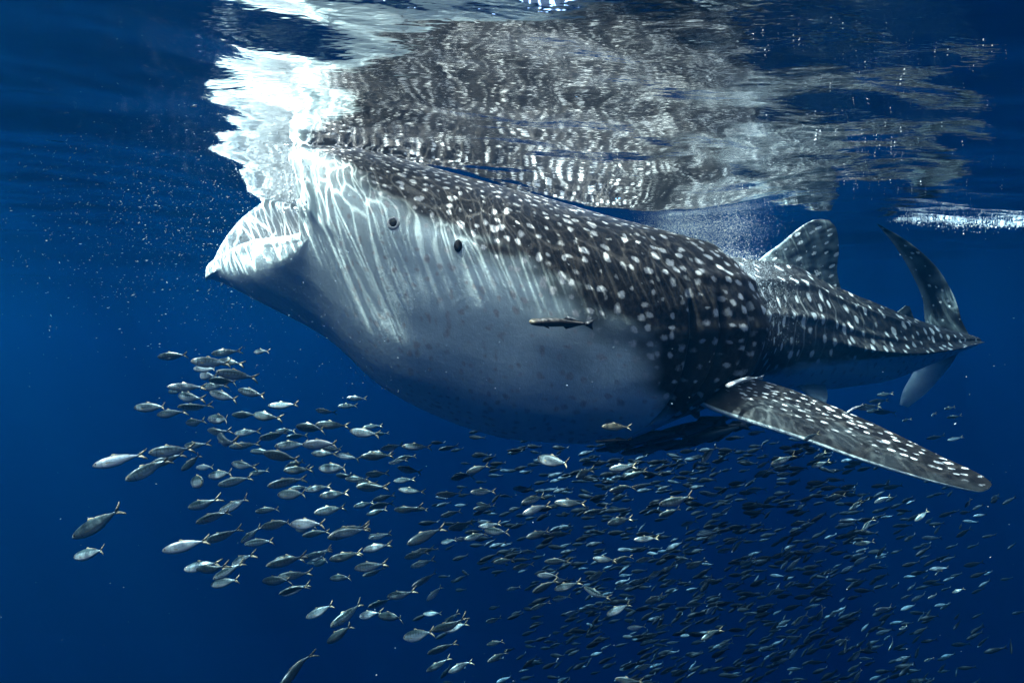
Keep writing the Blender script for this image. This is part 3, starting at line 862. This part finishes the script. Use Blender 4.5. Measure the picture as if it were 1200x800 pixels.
def put(u, v, l, t):
    global count
    if count >= 288: return
    y = depth_for(l*r.uniform(.94, 1.06), v)
    if u > 540 and v > 515: y = max(y*.74, 2.2)          # clear of the shadow under the whale shark
    for _ in range(8):
        p = P(u, v, y)
        if free(p, .085): break
        y += r.uniform(.08, .22)
    placed.append(P(u, v, y))
    me = scads[int(r.integers(len(scads)))]
    yaw = r.normal(0, 19)
    o = place('schooling_fish', me, u, v, y, l, t + r.normal(0, 3), yaw, r.normal(0, 15))
    ln = 0.98*l*y/F/ max(math.cos(R(yaw)), .8)
    o.scale = (ln, ln*r.uniform(.9, 1.1), ln*r.uniform(.92, 1.12))
    for test, lab, grp in CLUSTERS:
        if test(u, v, t):
            tag(o, lab, 'fish', grp); break
    count += 1
for q, (u_, v_, l_, t_) in enumerate(lead):
    if math.hypot(u_ - 112, v_ - 616) < 6: continue
    put(u_, v_, l_, t_)
tries = 0
while count < 288 and tries < 3000:
    tries += 1
    u_ = r.uniform(340, 700); v_ = r.uniform(485, 790)
    if v_ < 470 + (u_ - 340)*.16 + 15 or v_ > 640 + (u_ - 340)*.9: continue
    put(u_, v_, r.uniform(20, 33)*(1 - .2*(u_ > 560)), 6 + (v_ - 500)*.05 + r.normal(0, 7))
# the fish that can be told apart
o = place('schooling_fish', scads[0], 110.5, 615, 2.25, 68, 31, 4); tag(o, 'largest silvery fish with raised dorsal fin, leading apart from the school', 'fish')
o = place('schooling_fish', scads[2], 949, 512, 2.78, 22, 22, 10); tag(o, 'small dark fish crossing in front of the spotted pectoral fin', 'fish')
o = place('schooling_fish', scads[1], 1134, 590, 2.75, 13, 62, -20); tag(o, 'tiny pale fish just below the tip of the pectoral fin', 'fish')
tan = fish_mesh('tan_fish', 'scad', .04, (M_TAN, M_FEYE, M_FIN))
o = place('tan_fish', tan, 720, 500, 2.92, 36, -2, 6); tag(o, 'small tan fish swimming close under the whale shark pale belly', 'fish')

# ---- remoras
rem = [fish_mesh('remora', 'remora', b_, (M_REM, M_FEYE, M_RFIN), phase=p_) for b_, p_ in ((.03, 0), (-.05, .1))]
remb = [fish_mesh('remora', 'remora', b_, (M_REMB, M_FEYE, M_RFIN), phase=p_) for b_, p_ in ((.05, 0), (-.06, .1), (.10, -.1))]
remp = fish_mesh('remora', 'remora', .10, (M_REMP, M_FEYE, M_RFINP), phase=.2)
def flank_y(u, v, out=.03):
    """distance at which the view line through (u, v) meets the body"""
    p = body_v.reshape(-1, 3)
    uu = 600 + F*p[:, 0]/p[:, 1]; vv = 400 - F*p[:, 2]/p[:, 1]
    m = (np.hypot(uu - u, vv - v) < 6)
    return float(p[m, 1].min()) - out if m.any() else 3.0
o = place('remora', rem[0], 652, 378, flank_y(652, 378, .06), 76, -2, 2, 25); o.scale = (o.scale[0], o.scale[0]*1.1, o.scale[0]*1.35); tag(o, 'brown remora clinging to the whale shark pale grey flank', 'remora')
o = place('remora', rem[1], 716, 516, 3.12, 44, 3, 0); tag(o, 'short black remora hugging the lowest edge of the belly', 'remora')
for q, (u_, v_, l_, t_, y_) in enumerate(((748, 514, 95, 12, 3.42), (782, 509, 120, 14, 3.52), (806, 501, 120, 15, 3.62), (765, 524, 90, 13, 3.60), (822, 513, 110, 14, 3.74), (724, 524, 62, 9, 3.55), (846, 503, 90, 13, 3.84), (792, 520, 84, 10, 3.82))):
    o = place('remora', remb[q % 3], u_, v_, y_, l_, t_, r.normal(0, 6), r.normal(0, 12))
    tag(o, 'long dark blue remora in the bunch slung under the belly', 'remora', 'remoras under the belly')
o = place('remora', remp, 868, 447, flank_y(868, 447, .28), 52, 14, 20, 30); tag(o, 'pale grey remora resting at the root of the pectoral fin', 'remora')
o = place('remora', remp, 1000, 479, 3.45, 22, 24, 10); tag(o, 'thin whitish remora trailing behind the pectoral fin', 'remora')

# ------------------------------------------------------------------ countless small things, each kind one object
def swarm(name, base_v, base_f, pos, scl, rot, mat, label, cat, mats_idx=None, nonuni=None):
    """many copies of a small shape baked into one mesh"""
    n = len(pos); nv_ = len(base_v)
    bv = np.asarray(base_v, float); bf = np.asarray(base_f, int)
    out = np.empty((n, nv_, 3), np.float32)
    for q in range(n):
        out[q] = (bv * (scl[q] if np.ndim(scl[q]) else float(scl[q]))) @ rot[q].T + pos[q]
    faces = (bf[None] + (np.arange(n)*nv_)[:, None, None]).reshape(-1, bf.shape[1])
    o = link(name, make_mesh(name, out.reshape(-1, 3), faces), mat)
    tag(o, label, cat, kind='stuff')
    return o
def rotm(yaw, tilt, rl=0.0):
    return np.array(Matrix.Rotation(R(yaw), 3, 'Z') @ Matrix.Rotation(R(-tilt), 3, 'Y') @ Matrix.Rotation(R(rl), 3, 'X'))

# far school: low, triangulated fish
x, zt, zb, wy = fish_profile('scad')
xs = np.array([0, .10, .30, .52, .74, .84]); nr_ = 6
bv = []; bf = []
for i, xx in enumerate(xs):
    for q in range(nr_):
        t = 2*math.pi*q/nr_
        bv.append((xx - .42, np.interp(xx, x, wy)*math.sin(t), 1.0*(np.interp(xx, x, zt) if math.cos(t) > 0 else np.interp(xx, x, zb))*math.cos(t)))
for a in grid_faces(len(xs), nr_, True):
    bf += [(a[0], a[1], a[2]), (a[0], a[2], a[3])]
o_ = len(bv)
bv += [(.40, .004, .02), (.58, 0, .13), (.47, .004, 0), (.58, 0, -.13), (.40, .004, -.02), (.47, -.004, 0)]
bf += [(o_, o_+1, o_+2), (o_+4, o_+2, o_+3), (o_+1, o_, o_+5), (o_+5, o_+4, o_+3)]
pos = []; scl = []; rot = []
r = np.random.default_rng(77)
while len(pos) < 1350:
    u_ = r.uniform(430, 1195); v_ = r.uniform(505, 815)
    lim = 500 + max(0, 560 - u_)*.10 + max(0, u_ - 900)*.16
    if v_ < lim + abs(r.normal(0, 14)): continue
    wgt = math.exp(-((u_ - 800)/240)**2)*.9 + .15 + .35*math.exp(-((u_ - 1000)/130)**2)
    if u_ < 620: wgt *= sstep(430, 620, u_)*(.45 if v_ > 690 else 1)
    if u_ > 1080: wgt *= 1 - .75*sstep(1080, 1195, u_)
    if r.random() > wgt: continue
    y_ = r.uniform(4.6, 7.6)
    p = P(u_, v_, y_)
    if p[2] > -.62: continue
    pos.append(p); scl.append(r.uniform(.135, .185))
    rot.append(rotm(r.normal(0, 22), 5 + (v_ - 520)*.06 + (u_ - 600)*.010 + r.normal(0, 8), r.normal(0, 10)))
k = NT('far_fish_lit_and_shaded')
isl = k.n('ShaderNodeNewGeometry').outputs['Random Per Island']
c = k.mix(k.ramp(isl, .78, .92), (.009, .013, .017), (.10, .13, .15))  # most fish near-black as if shaded, some paler as if lit, in the albedo
b = k.n('ShaderNodeBsdfPrincipled', {'Base Color': c, 'Roughness': .5, 'Specular IOR Level': .1})
k.surf(b.outputs[0])
M_FAR = k.mat
swarm('fish_school', bv, bf, pos, scl, rot, M_FAR, 'dense school of small dark fish deep behind the nearer silvery fish', 'fish')

# bubbles
def ico():
    t = (1 + 5**.5)/2
    v = np.array([(-1, t, 0), (1, t, 0), (-1, -t, 0), (1, -t, 0), (0, -1, t), (0, 1, t), (0, -1, -t), (0, 1, -t), (t, 0, -1), (t, 0, 1), (-t, 0, -1), (-t, 0, 1)])
    v = v/np.linalg.norm(v[0])
    f = [(0, 11, 5), (0, 5, 1), (0, 1, 7), (0, 7, 10), (0, 10, 11), (1, 5, 9), (5, 11, 4), (11, 10, 2), (10, 7, 6), (7, 1, 8), (3, 9, 4), (3, 4, 2), (3, 2, 6), (3, 6, 8), (3, 8, 9), (4, 9, 5), (2, 4, 11), (6, 2, 10), (8, 6, 7), (9, 8, 1)]
    return v, f
octv = np.array([(1, 0, 0), (-1, 0, 0), (0, 1, 0), (0, -1, 0), (0, 0, 1), (0, 0, -1)], float)
octf = [(0, 2, 4), (2, 1, 4), (1, 3, 4), (3, 0, 4), (2, 0, 5), (1, 2, 5), (3, 1, 5), (0, 3, 5)]
k = NT('bubble')
b = k.n('ShaderNodeBsdfPrincipled', {'Base Color': (.82, .86, .88, 1), 'Roughness': .25, 'Specular IOR Level': .6})
k.surf(k.n('ShaderNodeMixShader', {0: .45, 1: b.outputs[0], 2: k.n('ShaderNodeBsdfTransparent').outputs[0]}).outputs[0])
M_BUB = k.mat
I3 = np.eye(3)
r = np.random.default_rng(99)
pos = []; scl = []
# splash behind the shoulders, drifting down over the back
for q in range(26000):
    y_ = r.uniform(4.75, 5.5)
    u_ = (r.normal(785, 22), r.normal(835, 30))[int(r.random() < .5)]
    zt_ = SURF - .015
    zz = zt_ - abs(r.normal(0, .20 if u_ < 860 else .12))
    pos.append(np.array(((u_ - 600)/F*y_, y_, zz))); scl.append(r.lognormal(math.log(.0011), .4))
for q in range(13000):
    s_ = r.uniform(2.35, 3.6); i_ = int(np.searchsorted(svec, s_)); j_ = int(np.clip(r.normal(42, 30), -5, 110))
    p = body_v[i_, j_]; c0 = body_v[i_].mean(0)
    d_ = (p - c0)/np.linalg.norm(p - c0)
    if r.random() < .35 + .65*(s_ < 3.0)*(j_ < 60):
        pos.append(p + d_*(.008 + r.exponential(.05)) + r.normal(0, .01, 3)); scl.append(r.lognormal(math.log(.0013), .4))
swarm('bubble_cloud', octv, octf, pos, scl, [I3]*len(pos), M_BUB, 'misty cloud of fine air bubbles drifting over the back behind the shoulders', 'bubbles')
# foam where the tail breaks the surface
pos = []; scl = []
for q in range(5000):
    y_ = 5.50 + r.normal(0, .07); x_ = 3.55 + 1.55*r.beta(1.1, 1.5)
    if r.random() > .55 + .75*float(vnoise(x_*5, y_*9, 51)): continue
    pos.append(np.array((x_, y_, SURF + float(wave_height(np.array(x_), np.array(y_)) + reflection_troughs(x_, y_)) - .006 - r.exponential(.008 + .012*(abs(x_ - 4.1) < .4))))); scl.append(r.lognormal(math.log(.003), .45))
swarm('tail_foam', octv, octf, pos, scl, [I3]*len(pos), M_BUB, 'streak of white foam on the surface beside the raised tail fin', 'foam')
# air beads under the surface, right of the back
pos = []; scl = []
for q in range(420):
    u_ = r.normal(980, 110); v_ = r.uniform(20, 235)
    y_ = SURF*F/(400 - v_)
    x_ = (u_ - 600)/F*y_
    pos.append(np.array((x_, y_, SURF + float(wave_height(np.array(x_), np.array(y_)) + reflection_troughs(x_, y_)) - .01))); scl.append(r.lognormal(math.log(.0012), .5)*y_/2.6)
for q in range(500):
    u_ = r.normal(345, 14); v_ = r.uniform(165, 250)
    pos.append(P(u_, v_, 3.02 + r.normal(0, .06))); scl.append(r.lognormal(math.log(.0026), .5))
swarm('surface_bubbles', *ico(), pos, scl, [I3]*len(pos), M_BUB, 'scattered glinting air beads just under the rippled surface', 'bubbles')
# plankton and krill flecks in front of the mouth
pos = []; scl = []; rot = []
for q in range(2400):
    u_ = 300 - abs(r.normal(0, 150)); v_ = r.normal(235, 75)
    y_ = r.uniform(1.6, 4.4)
    p = P(u_, v_, y_)
    if p[2] > SURF - .08: continue
    pos.append(p); l_ = r.lognormal(math.log(.00062), .5)*y_; scl.append(np.array((l_*1.7, l_*.5, l_*.5))); rot.append(rotm(r.uniform(-40, 40), r.normal(10, 30)))
for q in range(500):
    p = P(r.uniform(240, 620), r.uniform(250, 470), r.uniform(1.3, 2.6))
    pos.append(p); l_ = r.lognormal(math.log(.0010), .35); scl.append(np.array((l_*1.7, l_*.5, l_*.5))); rot.append(rotm(r.uniform(-40, 40), r.normal(10, 30)))
for q in range(500):
    p = P(r.uniform(0, 1200), r.uniform(150, 800), r.uniform(1.0, 5))
    if p[2] > SURF - .08: continue
    pos.append(p); l_ = r.lognormal(math.log(.0010), .4); scl.append(np.array((l_*1.4, l_*.7, l_*.7))); rot.append(rotm(r.uniform(-40, 40), r.normal(10, 30)))
M_PLK = simple('plankton', (.24, .31, .36), .5, .3)
swarm('plankton', octv, octf, pos, scl, rot, M_PLK, 'pale flecks of krill and plankton drifting before the open mouth', 'plankton')
